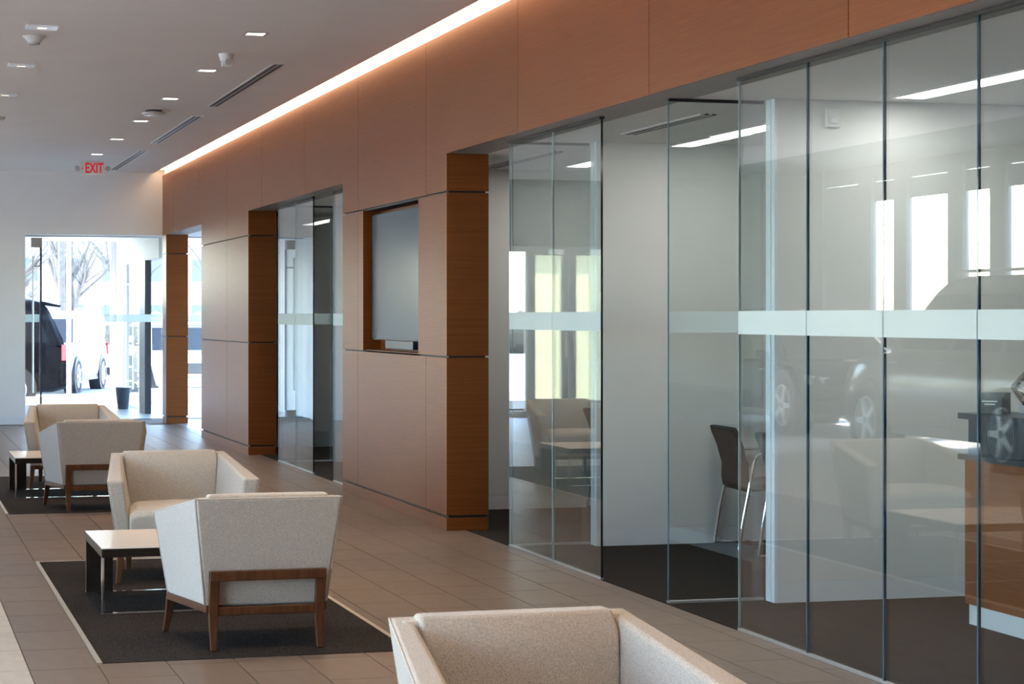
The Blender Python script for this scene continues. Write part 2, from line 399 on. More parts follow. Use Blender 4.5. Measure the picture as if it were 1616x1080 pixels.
# ------------------------------------------------------------------ glass fronts of the offices
BAND = (1.470, 1.585)
def front(label, ys, name='glass_partition', edges=None, close=True):
    """run of frameless panes along the glass line; ys from far to near"""
    t = thing(name, label, 'glass panel', (GX, ys[-1], 0))
    o = -ys[-1]
    for i, (b, a) in enumerate(zip(ys[:-1], ys[1:])):
        p = MB().box(-.006, .006, a+.005+o, b-.005+o, .012, HEAD-.015).build('pane', 'glass', t)
        MB().box(-.0085, -.0065, a+.005+o, b-.005+o, *BAND).build('frosted_band', 'frost', p)
        e = edges[i] if edges else ('gedge', 'gedge')
        MB().box(-.0062, .0062, b-.005+o, b-.001+o, .012, HEAD-.015).build('edge', e[0], p)
        MB().box(-.0062, .0062, a+.001+o, a+.005+o, .012, HEAD-.015).build('edge', e[1], p)
    MB().box(-.016, .016, 0, ys[0]+o, HEAD-.016, HEAD).build('head_channel', 'dark', t)
    MB().box(-.010, .010, 0, ys[0]+o, 0.0, .012).build('floor_channel', 'alu', t)
    return t
def cross(label, y, x1):
    t = thing('glass_screen', label, 'glass panel', (GX+.012, y, 0)); w = x1-GX-.012-.02
    p = MB().box(.004, w, -.006, .006, .012, HEAD-.015).build('pane', 'glass', t)
    MB().box(.004, w, -.0085, -.0065, *BAND).build('frosted_band', 'frost', p)
    MB().box(0, .004, -.0062, .0062, .012, HEAD-.015).build('edge', 'gedge', p)
    MB().box(0, w, -.016, .016, HEAD-.016, HEAD).build('head_channel', 'dark', t)
    MB().box(0, w, -.022, .022, 0, .012).build('floor_channel', 'alu', t)
front('tall frameless glass front of the office with the reception desk', [10.283, 9.436, 8.624, 7.781, 6.94, 6.1, 5.22],
      edges=[('gedgeL', 'gedge')]+[('gedge', 'gedge')]*5)
front('two overlapping glass panes with black end edge before the office with black chairs', [14.475, 13.468, 12.474], edges=[('gedgeL', 'gedgeL'), ('gedgeL', 'gedgeD')])
front('tall glass pane beside the second wood pier from the far end', [23.63, 22.6, 21.622], edges=[('gedge', 'gedgeL'), ('gedgeL', 'gedgeD')])
front('narrow glass pane next to the wood pier with the wall display', [20.595, 19.43])
cross('clear glass return between the desk office and the black chair office', 11.36, 4.67)
cross('clear glass return seen behind the two overlapping panes', 14.46, 4.66)
cross('clear glass return behind the narrow pane past the display wall', 23.49, 4.66)

# ------------------------------------------------------------------ window wall on the left (seen mirrored in the office glass)
piers = []; y = 32.04; opens = []
while y > 2:
    for w, c in ((1.25, .48), (.74, .45)):
        opens.append((y-w, y)); y -= w
        piers.append((y-c, y)); y -= c
pw_ = MB()
pw_.box(LEFTX-.25, LEFTX+.05, 32.04, FARY, -.2, 4.1); pw_.box(LEFTX-.06, LEFTX+.03, -6, y, -.2, 4.1)
for a, b in piers: pw_.box(LEFTX-.06, LEFTX+.03, max(a, -6), b, .06, 3.62)
pw_.box(LEFTX-.06, LEFTX, -6, 32.04, 3.62, 4.1); pw_.box(LEFTX-.06, LEFTX, -6, 32.04, -.2, .06)
wl = tag(pw_.build('wall_left', 'column'), None, None, None, 'structure')
for k, (a, b) in enumerate(opens):
    t = thing('window_%d' % (k+1), None, None, (LEFTX-.03, a, .06), kind='structure'); w = b-a
    MB().box(-.005, .005, .03, w-.03, .05, 3.5).build('pane', 'wglass', t)
    MB().box(-.025, .025, 0, .03, 0, 3.56).box(-.025, .025, w-.03, w, 0, 3.56).box(-.025, .025, .03, w-.03, 0, .05).box(-.025, .025, .03, w-.03, 3.5, 3.56).build('window_frame', 'column', t)
    if k in (0, 5, 9): MB().box(.012, .016, .032, w-.032, 1.5, 3.49).build('blind', 'column', t)
    else: MB().box(.012, .016, .032, w-.032, 3.2, 3.49).build('blind', 'column', t)

# far double door with a sidelight in the wall left of the opening (visible only as a reflection)
for k, (x0, x1) in enumerate(((-2.68, -2.03), (-2.02, -1.37))):
    t = thing('door_%d' % (k+1), None, None, (x0, FARY+.05, 0), kind='structure'); w = x1-x0
    MB().box(0, .11, 0, .05, .01, 2.64).box(w-.11, w, 0, .05, .01, 2.64).box(.11, w-.11, 0, .05, .01, .25).box(.11, w-.11, 0, .05, 2.50, 2.64).build('door_frame', 'doorgrey', t)
    MB().box(.11, w-.11, .02, .03, .25, 2.50).build('pane', 'cream', t)
    MB().box(.1, .36, -.06, -.002, 2.50, 2.60).build('door_closer', 'steel', t, .006)
    MB().tube([(w-.06 if k == 0 else .06, -.05, .9), (w-.06 if k == 0 else .06, -.05, 1.3)], .012).build('handle', 'steel', t)
t = thing('window_0', None, None, (-1.36, FARY+.05, 0), kind='structure')
MB().box(0, .04, 0, .06, 0, 2.64).box(.66, .70, 0, .06, 0, 2.64).box(.04, .66, 0, .06, 0, .1).box(.04, .66, 0, .06, 2.55, 2.64).build('window_frame', 'doorgrey', t)
MB().box(.04, .66, .025, .035, .1, 2.55).build('pane', 'wglass', t)

# ------------------------------------------------------------------ entrance glazing and vestibule at the far end
ent = thing('glass_entrance_screen', 'frosted-banded glass screen filling the opening at the far end', 'glass panel', (1.96, 33.7, 0))
for (a, b) in ((0.0, .27), (1.22, 2.08), (2.30, 6.1)):
    p = MB().box(a+.004, b-.004, -.006, .006, .01, HEAD).build('pane', 'wglass', ent)
    MB().box(a+.004, b-.004, -.0085, -.0065, *BAND).build('frosted_band', 'frost', p)
MB().box(0, 6.1, -.02, .02, 0, .01).build('floor_channel', 'dark', ent)
MB().box(0, 6.1, -.03, .03, HEAD, HEAD+.16).build('head_channel', 'alu', ent)
dl = thing('glass_entrance_door', 'glass entrance door with long steel pull bars at the left edge of the far opening', 'door', (2.0, 33.62, 0))
MB().box(.23, .255, -.02, .02, .02, HEAD-.02).build('stile', 'dframe', dl)
MB().box(-.02, .23, -.006, .006, .02, HEAD-.02).build('pane', 'wglass', dl)
MB().box(.10, .26, -.03, .03, 2.58, HEAD-.02).build('patch_fitting', 'steel', dl, .004)
MB().box(.08, .26, -.03, .03, .02, .12).build('patch_fitting', 'steel', dl, .004)
MB().tube([(.125, -.07, .42), (.125, -.07, 2.45)], .014).tube([(.125, -.07, 2.3), (.125, 0, 2.3)], .009).tube([(.125, -.07, .6), (.125, 0, .6)], .009).tube([(.125, -.07, 2.3), (.24, -.03, 2.3)], .009).build('pull_bar', 'steel', dl, smooth=True)
sd = thing('side_door', 'dark-framed glass door with tall pull bar in the vestibule side wall', 'door', (4.05, 35.6, 0))
MB().box(-.05, .05, 0, .8, 0, 2.45).build('door_frame', 'dframe', sd)
MB().box(-.006, .006, .8, 3.0, .05, 2.45).build('pane', 'wglass', sd)
MB().tube([(-.08, 2.85, .30), (-.08, 2.85, 2.3)], .016).tube([(-.08, 2.85, 2.1), (.0, 2.6, 2.1)], .012).tube([(-.08, 2.85, .45), (0, 2.6, .45)], .012).build('pull_bar', 'steel', sd, smooth=True)
MB().box(-.0085, -.0065, .82, 3.0, *BAND).build('frosted_band', 'frost', sd)
ext = thing('vestibule_window', 'white-framed glass front of the vestibule looking onto the car park', 'window', (1.9, 40.4, 0))
for (a, b) in ((0, 1.25), (1.33, 2.08)):
    MB().box(a, b, -.006, .006, .12, 2.9).build('pane', 'wglass', ext)
MB().box(1.25, 1.33, -.05, .05, .12, 2.9).build('mullion', 'frame', ext)
MB().box(2.02, 2.12, -.05, .05, .12, 2.9).build('mullion', 'frame', ext)
MB().box(0, 2.3, -.1, .06, 0, .12).build('sill', 'frame', ext)
bayw = thing('bay_window', 'floor-to-ceiling glazing seen past the last wood pier', 'window', (4.2, 40.35, 0))
MB().box(0, 3.9, -.006, .006, .25, 2.9).build('pane', 'wglass', bayw)
MB().box(0, 3.9, -.1, .06, 0, .25).build('sill', 'frame', bayw)
for q in (0, 1.95, 3.85): MB().box(q, q+.06, -.05, .05, .25, 2.9).build('mullion', 'frame', bayw)
for q in (1.35, 2.05): MB().box(.06, 3.85, -.03, -.008, q, q+.03).build('transom', 'frame', bayw)
bn = thing('waste_bin', 'small dark plastic waste bin on the vestibule floor', 'bin', (3.86, 37.6, 0))
MB().lathe([(.085, 0), (.09, .01), (.125, .36), (.13, .37), (.118, .365), (.085, .03)], 28).build('bin_body', 'bin', bn, smooth=True)
MB().lathe([(.128, .36), (.137, .362), (.137, .38), (.122, .38)], 28).build('rim', 'frame', bn, smooth=True)

# ------------------------------------------------------------------ inset carpets
CL = ['dark inset carpet nearest the camera under the cut-off armchair', 'dark inset carpet with pale metal edge under the nearest full table', 'dark inset carpet under the far pair of armchairs']
for (x0, x1, y0, y1), lb in zip(RUGS, CL):
    t = thing('inset_carpet', lb, 'carpet', (x0, y0, 0), group='inset carpets'); w, d = x1-x0, y1-y0
    MB().box(.022, w-.022, .004, d-.022, -.015, .003).build('pile', 'carpet', t)
    MB().box(0, .022, .0, d, -.012, .006).build('edge_trim', 'trim', t)
    MB().box(w-.022, w, .0, d, -.012, .006).build('edge_trim', 'trim', t)
    MB().box(.022, w-.022, d-.022, d, -.012, .006).build('edge_trim', 'trim', t)

# ------------------------------------------------------------------ armchairs
def make_chair():
    t = thing('armchair', '', 'armchair')
    def P(s, q): return [(s*x, y, z) for x, y, z in q]
    for s in (-1, 1):
        q = P(s, [(.380, .665, .195), (.285, .035, .205), (.20, .05, .205), (.295, .665, .195),
                  (.447, .705, .600), (.348, -.075, .720), (.285, -.03, .720), (.352, .705, .600)])
        a = MB().hexa(q).build('armrest', 'fabric', t, .018, 4)
        MB().tube(P(s, [(.380, .660, .200), (.443, .698, .592), (.344, -.066, .713), (.288, .030, .215)]), .0042, 6).build('piping', 'fabric', a, smooth=True)
    b = MB().hexa([(-.285, .03, .205), (.285, .03, .205), (.30, .20, .205), (-.30, .20, .205),
                   (-.343, -.078, .715), (.343, -.078, .715), (.325, .025, .715), (-.325, .025, .715)]).build('back_shell', 'fabric', t, .014, 3)
    MB().tube([(-.340, -.072, .712), (.340, -.072, .712)], .0042, 6).build('piping', 'fabric', b, smooth=True)
    # inner back cushion, a little proud of the arms at the top
    rings = []
    for i in range(7):
        f = i/6; z = .36+.370*f; yo = -.062+.062*(1-f); yi = .205-.125*f; hw = .262+.028*f
        bul = .018*math.sin(PI*min(1, f*1.05))
        if i == 6: yo += .015; yi -= .03; hw -= .008
        rings.append([(-hw, yo, z), (-hw, yi-.02, z), (-hw*.5, yi+bul, z), (0, yi+bul*1.2, z), (hw*.5, yi+bul, z), (hw, yi-.02, z), (hw, yo, z)])
    MB().rings(rings).build('back_cushion', 'fabric', t, .014, 3)
    rings = []
    for y, zt, hw in ((.12, .41, .245), (.16, .43, .25), (.3, .445, .272), (.5, .447, .297), (.62, .44, .312), (.685, .42, .316), (.705, .39, .314)):
        rings.append([(-hw, y, .30), (-hw, y, zt-.025), (-hw*.85, y, zt), (0, y, zt+.008), (hw*.85, y, zt), (hw, y, zt-.025), (hw, y, .30)])
    MB().rings(rings).build('seat_cushion', 'fabric', t, .012, 3, True)
    MB().hexa([(-.27, .08, .2), (.27, .08, .2), (.30, .675, .195), (-.30, .675, .195), (-.25, .08, .305), (.25, .08, .305), (.31, .69, .305), (-.31, .69, .305)]).build('seat_base', 'fabric', t, .01, 2)
    # wooden underframe
    for s in (-1, 1):
        MB().bar((s*.27, .012, .195), (s*.372, .66, .185), .03, .035, side=(1, 0, 0)).build('side_rail', 'legwood', t, .004)
        MB().rings([[(s*(.250+dx), y-dd, z) for dx, dd in ((-hw, hd), (hw, hd), (hw, -hd), (-hw, -hd))] for y, z, hw, hd in
                    ((0.0, 0.003, .014, .015), (.012, .10, .019, .019), (.012, .20, .022, .022), (-.012, .30, .022, .022), (-.022, .375, .022, .022))]).build('leg', 'legwood', t, .004)
        MB().rings([[(s*(x+dx), y+dd, z) for dx, dd in ((-hw, -hw), (hw, -hw), (hw, hw), (-hw, hw))] for x, y, z, hw in
                    ((.385, .715, .003, .013), (.372, .69, .09, .018), (.362, .665, .20, .022))]).build('leg', 'legwood', t, .004)
    MB().box(-.272, .272, -.046, -.002, .330, .376).build('rear_crossbar', 'legwood', t, .004)
    MB().box(-.25, .25, .0, .03, .165, .205).build('rear_rail', 'legwood', t, .004)
    MB().box(-.35, .35, .64, .668, .165, .198).build('front_rail', 'legwood', t, .004)
    return t
ch0 = make_chair()
CH = [(1.72, 10.27, 0, 'pale armchair seen from behind on the nearest full carpet'),
      (1.69, 13.71, PI, 'beige armchair facing the camera across the white low table'),
      (1.66, 17.93, 0, 'beige armchair seen from behind on the far carpet'),
      (1.66, 21.20, PI, 'farthest tan armchair facing the camera at the left edge'),
      (1.70, 5.98, PI+.02, 'cut-off cream armchair at the bottom edge of the picture'),
      ]
for i, (x, yy, rz, lb) in enumerate(CH):
    o = ch0 if i == 0 else copy_tree(ch0)
    o.location = (x, yy, .003); o.rotation_euler = (0, 0, rz); tag(o, lb, 'armchair', 'lounge armchairs')

# ------------------------------------------------------------------ low tables
def make_table():
    t = thing('low_table', '', 'table'); w, d, hh = 1.10, .98, .352
    MB().box(0, w, 0, d, hh-.006, hh).build('table_top', 'laminate', t, .0015)
    MB().box(.001, w-.001, .001, d-.001, hh-.05, hh-.006).build('apron', 'espresso', t, .001)
    for x in (0.002, w-.150):
        MB().box(x, x+.148, d-.05, d-.002, .012, hh-.05).build('leg_panel', 'espresso', t, .001)
    MB().box(.002, w-.002, d-.05, d-.002, .0, .012).build('floor_bar', 'chrome', t, .001)
    for x in (0.002, w-.014):
        MB().box(x, x+.012, .004, .05, .012, hh-.05).build('leg_bar', 'chrome', t, .001)
    MB().box(.002, w-.002, .004, .05, .0, .012).build('floor_bar', 'chrome', t, .001)
    return t
tb0 = make_table()
TB = [(1.085, 11.64, 'white-topped low table on the nearest full carpet'), (1.07, 19.25, 'white-topped low table between the far pair of armchairs')]
for i, (x, yy, lb) in enumerate(TB):
    o = tb0 if i == 0 else copy_tree(tb0)
    o.location = (x, yy, .0035); tag(o, lb, 'table', 'low tables')

# ------------------------------------------------------------------ wall display in the recess
tv = thing('wall_display', 'large grey-blue flat display recessed in the wood wall', 'screen', (3.99, 17.53, 1.36))
MB().box(.004, .05, -.93, .93, 0, 1.06).build('casing', 'black', tv, .004)
MB().box(0, .004, -.915, .915, .015, 1.045).build('screen_panel', 'screen', tv)
MB().box(.05, .095, -.3, .3, .3, .8).build('wall_bracket', 'black', tv)
MB().box(.02, .09, -.5, .5, -.07, -.0).build('speaker_bar', 'navy', tv, .004)

# ------------------------------------------------------------------ ceiling fixtures
def spot(parent, e, col=(1, .70, .42), size=78, z=-.03):
    l = bpy.data.lights.new('lamp', 'SPOT'); l.energy = e; l.color = col; l.spot_size = math.radians(size); l.spot_blend = .6; l.shadow_soft_size = .05
    o = bpy.data.objects.new('lamp', l); COL.objects.link(o); o.parent = parent; o.location = (0, 0, z)
ORD = ['first', 'second', 'third', 'fourth', 'fifth', 'sixth', 'seventh', 'eighth', 'ninth', 'tenth', 'eleventh', 'twelfth']
def down_a():
    t = thing('downlight', '', 'light')
    MB().box(-.085, -.066, -.085, .085, -.006, .0).box(.066, .085, -.085, .085, -.006, 0).box(-.066, .066, -.085, -.066, -.006, 0).box(-.066, .066, .066, .085, -.006, 0).build('trim', 'steel', t, .001)
    MB().box(-.066, .066, -.066, .066, -.003, .0).build('lens', 'downled', t)
    return t
def down_b():
    t = thing('downlight', '', 'light')
    MB().box(-.11, -.035, -.11, .11, -.013, 0).box(.035, .11, -.11, .11, -.013, 0).box(-.035, .035, -.11, -.035, -.013, 0).box(-.035, .035, .035, .11, -.013, 0).build('trim', 'trimwhite', t, .001)
    MB().box(-.035, .035, -.035, .035, -.004, 0).build('lens', 'dimled', t)
    return t
a0, b0 = down_a(), down_b()
def dl_label(k, kind, where):
    if k >= 0: return '%s %s in the row %s' % (ORD[k]+' nearest' if k else 'nearest', kind, where)
    return '%s overhead, %s before the nearest in view %s' % (kind, ORD[-k-1], where)
for k in range(-5, 6):
    o = a0 if k == -5 else copy_tree(a0); o.location = (2.65, 16.34+2.54*k, CEIL)
    tag(o, dl_label(k, 'bright square downlight', 'along the wood wall'), 'light', 'square downlights by the wood wall'); spot(o, 42)
for k in range(-5, 3):
    o = b0 if k == -5 else copy_tree(b0); o.location = (1.10, 16.36+2.54*k, CEIL)
    tag(o, dl_label(k, 'white framed downlight', 'at the left'), 'light', 'white square downlights'); spot(o, 34)
for k, (y0, y1) in enumerate(((18.25, 22.1), (23.22, 27.02), (28.3, 32.08))):
    t = thing('linear_air_diffuser', ('nearest', 'middle', 'farthest')[k]+' black-slotted linear air diffuser along the ceiling', 'vent', (3.1, y0, CEIL), group='linear air diffusers'); L = y1-y0
    MB().box(0, .018, 0, L, -.005, 0).box(.052, .064, 0, L, -.005, 0).box(.098, .116, 0, L, -.005, 0).box(.018, .098, 0, .01, -.005, 0).box(.018, .098, L-.01, L, -.005, 0).build('frame', 'plastic', t)
    MB().box(.018, .052, .01, L-.01, -.0055, 0).build('slot', 'dark', t); MB().box(.064, .098, .01, L-.01, -.0055, 0).build('slot', 'dark', t)
t = thing('ceiling_sensor', 'white flared ceiling sensor beside the nearest left downlight', 'sensor', (1.08, 16.94, CEIL))
MB().lathe([(.085, 0), (.085, -.006), (.06, -.03), (.045, -.05)], 24).build('flange', 'plastic', t, smooth=True)
MB().lathe([(.045, -.05), (.045, -.062), (.02, -.07), (.001, -.07)], 24).build('lens', 'doorgrey', t, smooth=True)
t = thing('security_camera', 'white turret security camera on the ceiling beside the first air diffuser', 'camera', (2.63, 17.66, CEIL))
MB().lathe([(.062, 0), (.062, -.012), (.052, -.04), (.05, -.06)], 24).build('mount', 'plastic', t, smooth=True)
MB().lathe([(.001, -.05), (.038, -.045), (.046, 0), (.038, .04), (.02, .05)], 20, (0.008, 0, -.068), 'x').build('ball', 'plastic', t, smooth=True)
MB().lathe([(.026, -.052), (.026, -.040), (.001, -.040)], 16, (0.01, 0, -.068), 'y').build('lens', 'doorgrey', t, smooth=True)
t = thing('smoke_detector', 'flat white smoke detector with a dark slotted rim on the ceiling', 'detector', (2.64, 22.70, CEIL))
MB().lathe([(.085, 0), (.085, -.018)], 24).build('mount', 'dframe', t, smooth=True)
MB().lathe([(.10, -.018), (.12, -.026), (.122, -.04), (.10, -.055), (.001, -.056)], 28).build('cover', 'plastic', t, smooth=True)
t = thing('ceiling_sprinkler', 'small white sprinkler head cut off at the top edge of the ceiling', 'sprinkler', (3.14, 14.33, CEIL))
MB().lathe([(.06, 0), (.06, -.006), (.03, -.012), (.001, -.012)], 24).build('cover_plate', 'plastic', t, smooth=True)
t = thing('ceiling_speaker', 'white ceiling device at the left edge beyond the left downlights', 'sensor', (1.16, 23.94, CEIL))
MB().lathe([(.07, 0), (.07, -.01), (.05, -.035), (.001, -.04)], 24).build('cover', 'plastic', t, smooth=True)
# exit sign with emergency lamps
ex = thing('exit_sign', 'red lettered EXIT sign with two emergency lamps under the ceiling', 'sign', (2.71, 30.4, CEIL))
MB().box(-.16, .16, -.025, .025, -.185, -.012).build('housing', 'signface', ex, .006)
MB().box(-.08, .08, -.03, .03, -.012, 0).build('canopy', 'plastic', ex)
for s in (-1, 1):
    l = MB().lathe([(.012, .03), (.034, .02), (.036, -.03), (.03, -.035), (.001, -.03)], 18, (s*.205, 0, -.10), 'y').build('emergency_lamp', 'steel', ex, smooth=True)
    MB().tube([(s*.15, .0, -.10), (s*.19, .0, -.10)], .01).build('lamp_arm', 'plastic', l)
def text_mesh(s, size, depth):
    cu = bpy.data.curves.new('txt', 'FONT'); cu.body = s; cu.size = size; cu.extrude = depth; cu.align_x = 'CENTER'; cu.align_y = 'CENTER'; cu.offset = .0035
    o = bpy.data.objects.new('txt', cu); COL.objects.link(o); dg = bpy.context.evaluated_depsgraph_get(); dg.update()
    me = bpy.data.meshes.new_from_object(o.evaluated_get(dg)); bpy.data.objects.remove(o); return me
me = text_mesh('EXIT', .19, .002); me.materials.clear(); me.materials.append(M['exitred'])
o = link('lettering', me, ex); o.rotation_euler = (PI/2, 0, 0); o.location = (.022, -.028, -.10); o.scale = (.62, 1, 1)
MB().hexa([(-.152, -.028, -.1), (-.128, -.028, -.118), (-.128, -.028, -.118), (-.152, -.028, -.1), (-.152, -.026, -.1), (-.128, -.028, -.082), (-.128, -.026, -.082), (-.152, -.026, -.1)]).build('arrow', 'exitred', ex)

# ------------------------------------------------------------------ office contents
for k, (x0, y0, y1, lb, lit) in enumerate(((5.25, 8.2, 10.95, 'long linear ceiling light over the reception desk', 1), (5.22, 12.3, 13.68, 'linear ceiling light over the two black chairs', 1),
                                  (5.18, 15.2, 16.72, 'linear ceiling light behind the two overlapping panes', 1), (5.2, 18.6, 22.2, 'linear ceiling light in the office past the display wall', 1))):
    t = thing('linear_ceiling_light', lb, 'light', (x0, y0, HEAD), group='office linear lights'); L = y1-y0
    MB().box(0, .17, 0, L, -.004, 0).build('diffuser', 'tube', t)
    MB().box(-.012, 0, -.012, L+.012, -.006, 0).box(.17, .182, -.012, L+.012, -.006, 0).box(0, .17, -.012, 0, -.006, 0).box(0, .17, L, L+.012, -.006, 0).build('frame', 'plastic', t)
for k, (y0, y1, lb) in enumerate(((12.15, 13.6, 'black-slotted air diffuser in the ceiling of the black chair office'), (15.2, 17.0, 'air diffuser in the ceiling behind the display pier'))):
    t = thing('office_air_diffuser', lb, 'vent', (4.58, y0, HEAD)); L = y1-y0
    MB().box(0, .03, 0, L, -.008, 0).box(.055, .075, 0, L, -.008, 0).box(.10, .13, 0, L, -.008, 0).build('frame', 'plastic', t)
    MB().box(.028, .057, 0, L, -.009, 0).box(.073, .102, 0, L, -.009, 0).build('slot', 'dark', t)
t = thing('wall_sensor', 'small white strobe alarm on the office wall below the ceiling', 'alarm', (4.988, 11.2, 2.645))
MB().box(-.042, .042, -.03, 0, -.055, .055).build('housing', 'plastic', t, .006)
MB().box(-.02, .02, -.045, -.03, -.035, .0).build('strobe_lens', 'lens', t, .004)
# reception desk
ds = thing('reception_desk', 'cherry reception desk with navy upper screen and pale plinth', 'desk', (5.27, 10.18, 0))
Ld = 3.2
MB().box(.02, .62, -Ld, 0, 0, .105).build('plinth', 'base', ds)
MB().box(0, .64, -Ld, 0, .105, .835).build('body', 'deskwood', ds)
for q in (.8, 1.6, 2.4): MB().box(-.004, 0, -q-.8+.004, -q+.0, .11, .83).build('front_panel', 'deskwood', ds)
MB().box(-.004, 0, -.797, 0, .11, .83).build('front_panel', 'deskwood', ds)
MB().box(-.03, .67, -Ld, .03, .835, .862).build('ledge', 'navy', ds, .002)
MB().box(.015, .10, -Ld, -.0, .862, 1.04).build('screen', 'navy', ds)
MB().box(-.03, .30, -Ld, .03, 1.04, 1.07).build('counter_top', 'navy', ds, .002)
bx = thing('black_box', 'black presentation box with a printed label on the reception desk', 'box', (5.37, 10.07, 1.07), .75)
MB().box(-.065, .065, -.065, .065, 0, .105).build('carton', 'black', bx, .002)
for q, w in ((.060, .05), (.045, .035)):
    MB().box(-.066, -.065, -w*.8, w*.8, q, q+.006).build('label_print', 'plastic', bx)
cdx = tag(MB().hexa([(5.53, 10.03, 1.07), (5.54, 10.13, 1.07), (5.544, 10.13, 1.07), (5.534, 10.03, 1.07), (5.545, 10.03, 1.2), (5.555, 10.13, 1.2), (5.559, 10.13, 1.2), (5.549, 10.03, 1.2)]).build('display_card', 'card'), 'white display card behind the black box on the desk', 'card')
cb = thing('chrome_ornament', 'faceted chrome cube ornament on the desk at the right edge', 'ornament', (5.48, 9.86, 1.07))
bmx = MB()
R3 = Matrix.Rotation(.6, 3, 'X') @ Matrix.Rotation(.5, 3, 'Y')
def rbar(p, q): bmx.bar(R3 @ Vector(p)+Vector((0, 0, .122)), R3 @ Vector(q)+Vector((0, 0, .122)), .022, .022, side=(.3, .5, .8))
hs_ = .06
for a in (-1, 1):
    for b in (-1, 1):
        rbar((-hs_, a*hs_, b*hs_), (hs_, a*hs_, b*hs_)); rbar((a*hs_, -hs_, b*hs_), (a*hs_, hs_, b*hs_)); rbar((a*hs_, b*hs_, -hs_), (a*hs_, b*hs_, hs_))
bmx.build('frame', 'chrome', cb)
MB().lathe([(.001, -.05), (.035, -.035), (.05, 0), (.035, .035), (.001, .05)], 8, (0, 0, .122)).build('core', 'chrome', cb)
MB().lathe([(.05, 0), (.05, .02), (.02, .025)], 16).build('foot', 'chrome', cb)

# black visitor chairs: facing +X
def visitor():
    t = thing('visitor_chair', '', 'chair')
    rings = []
    for x, z, hw in ((.0, .40, .235), (-.012, .47, .235), (-.012, .56, .225), (-.045, .68, .235), (-.085, .78, .24), (-.098, .815, .225)):
        rings.append([(x-.022, -hw, z), (x+.022, -hw, z+.004), (x+.03, 0, z+.004), (x+.022, hw, z+.004), (x-.022, hw, z), (x-.03, 0, z)])
    MB().rings(rings).build('backrest', 'blackfab', t, .012, 3, True)
    MB().hexa([(-.01, -.235, .385), (.46, -.24, .415), (.46, .24, .415), (-.01, .235, .385), (-.01, -.235, .43), (.46, -.24, .47), (.46, .24, .47), (-.01, .235, .43)]).build('seat', 'blackfab', t, .018, 3)
    for s in (-1, 1):
        y = s*.262
        MB().tube([(-.07, y, .012), (-.04, y, .2), (.0, y, .40), (.035, y, .60), (.06, y, .635), (.12, y, .645), (.30, y, .645), (.35, y, .63), (.37, y, .59), (.40, y, .30), (.43, y, .012)], .011, 8).build('side_frame', 'chrome', t, smooth=True)
        MB().tube([(-.075, y, .011), (.435, y, .011)], .010, 8).build('floor_runner', 'chrome', t, smooth=True)
    for x, z in ((.01, .40), (.39, .41)): MB().tube([(x, -.262, z), (x, .262, z)], .009, 8).build('crossbar', 'chrome', t, smooth=True)
    return t
v0 = visitor()
VC = [(5.54, 14.0, -.05, 'black visitor chair against the white wall behind the glass return'), (5.50, 13.05, .05, 'black visitor chair half hidden by the wall end'),
      (5.56, 16.9, 0, 'black visitor chair seen through the two overlapping panes')]
for i, (x, yy, rz, lb) in enumerate(VC):
    o = v0 if i == 0 else copy_tree(v0)
    o.location = (x, yy, 0); o.rotation_euler = (0, 0, rz); tag(o, lb, 'chair', 'black visitor chairs')
for x, yy, lb in ((6.15, 12.0, 'dark office desk in front of the black visitor chairs'), (6.25, 15.6, 'dark office desk in the office behind the overlapping panes')):
    t = thing('office_desk', lb, 'desk', (x, yy, 0))
    MB().box(0, .8, 0, 1.6, .70, .73).build('desk_top', 'navy', t, .002)
    MB().box(.05, .75, .04, .07, 0, .70).build('side_panel', 'deskwood', t); MB().box(.05, .75, 1.53, 1.56, 0, .70).build('side_panel', 'deskwood', t)
    MB().box(.70, .72, .07, 1.53, .2, .70).build('modesty_panel', 'deskwood', t)

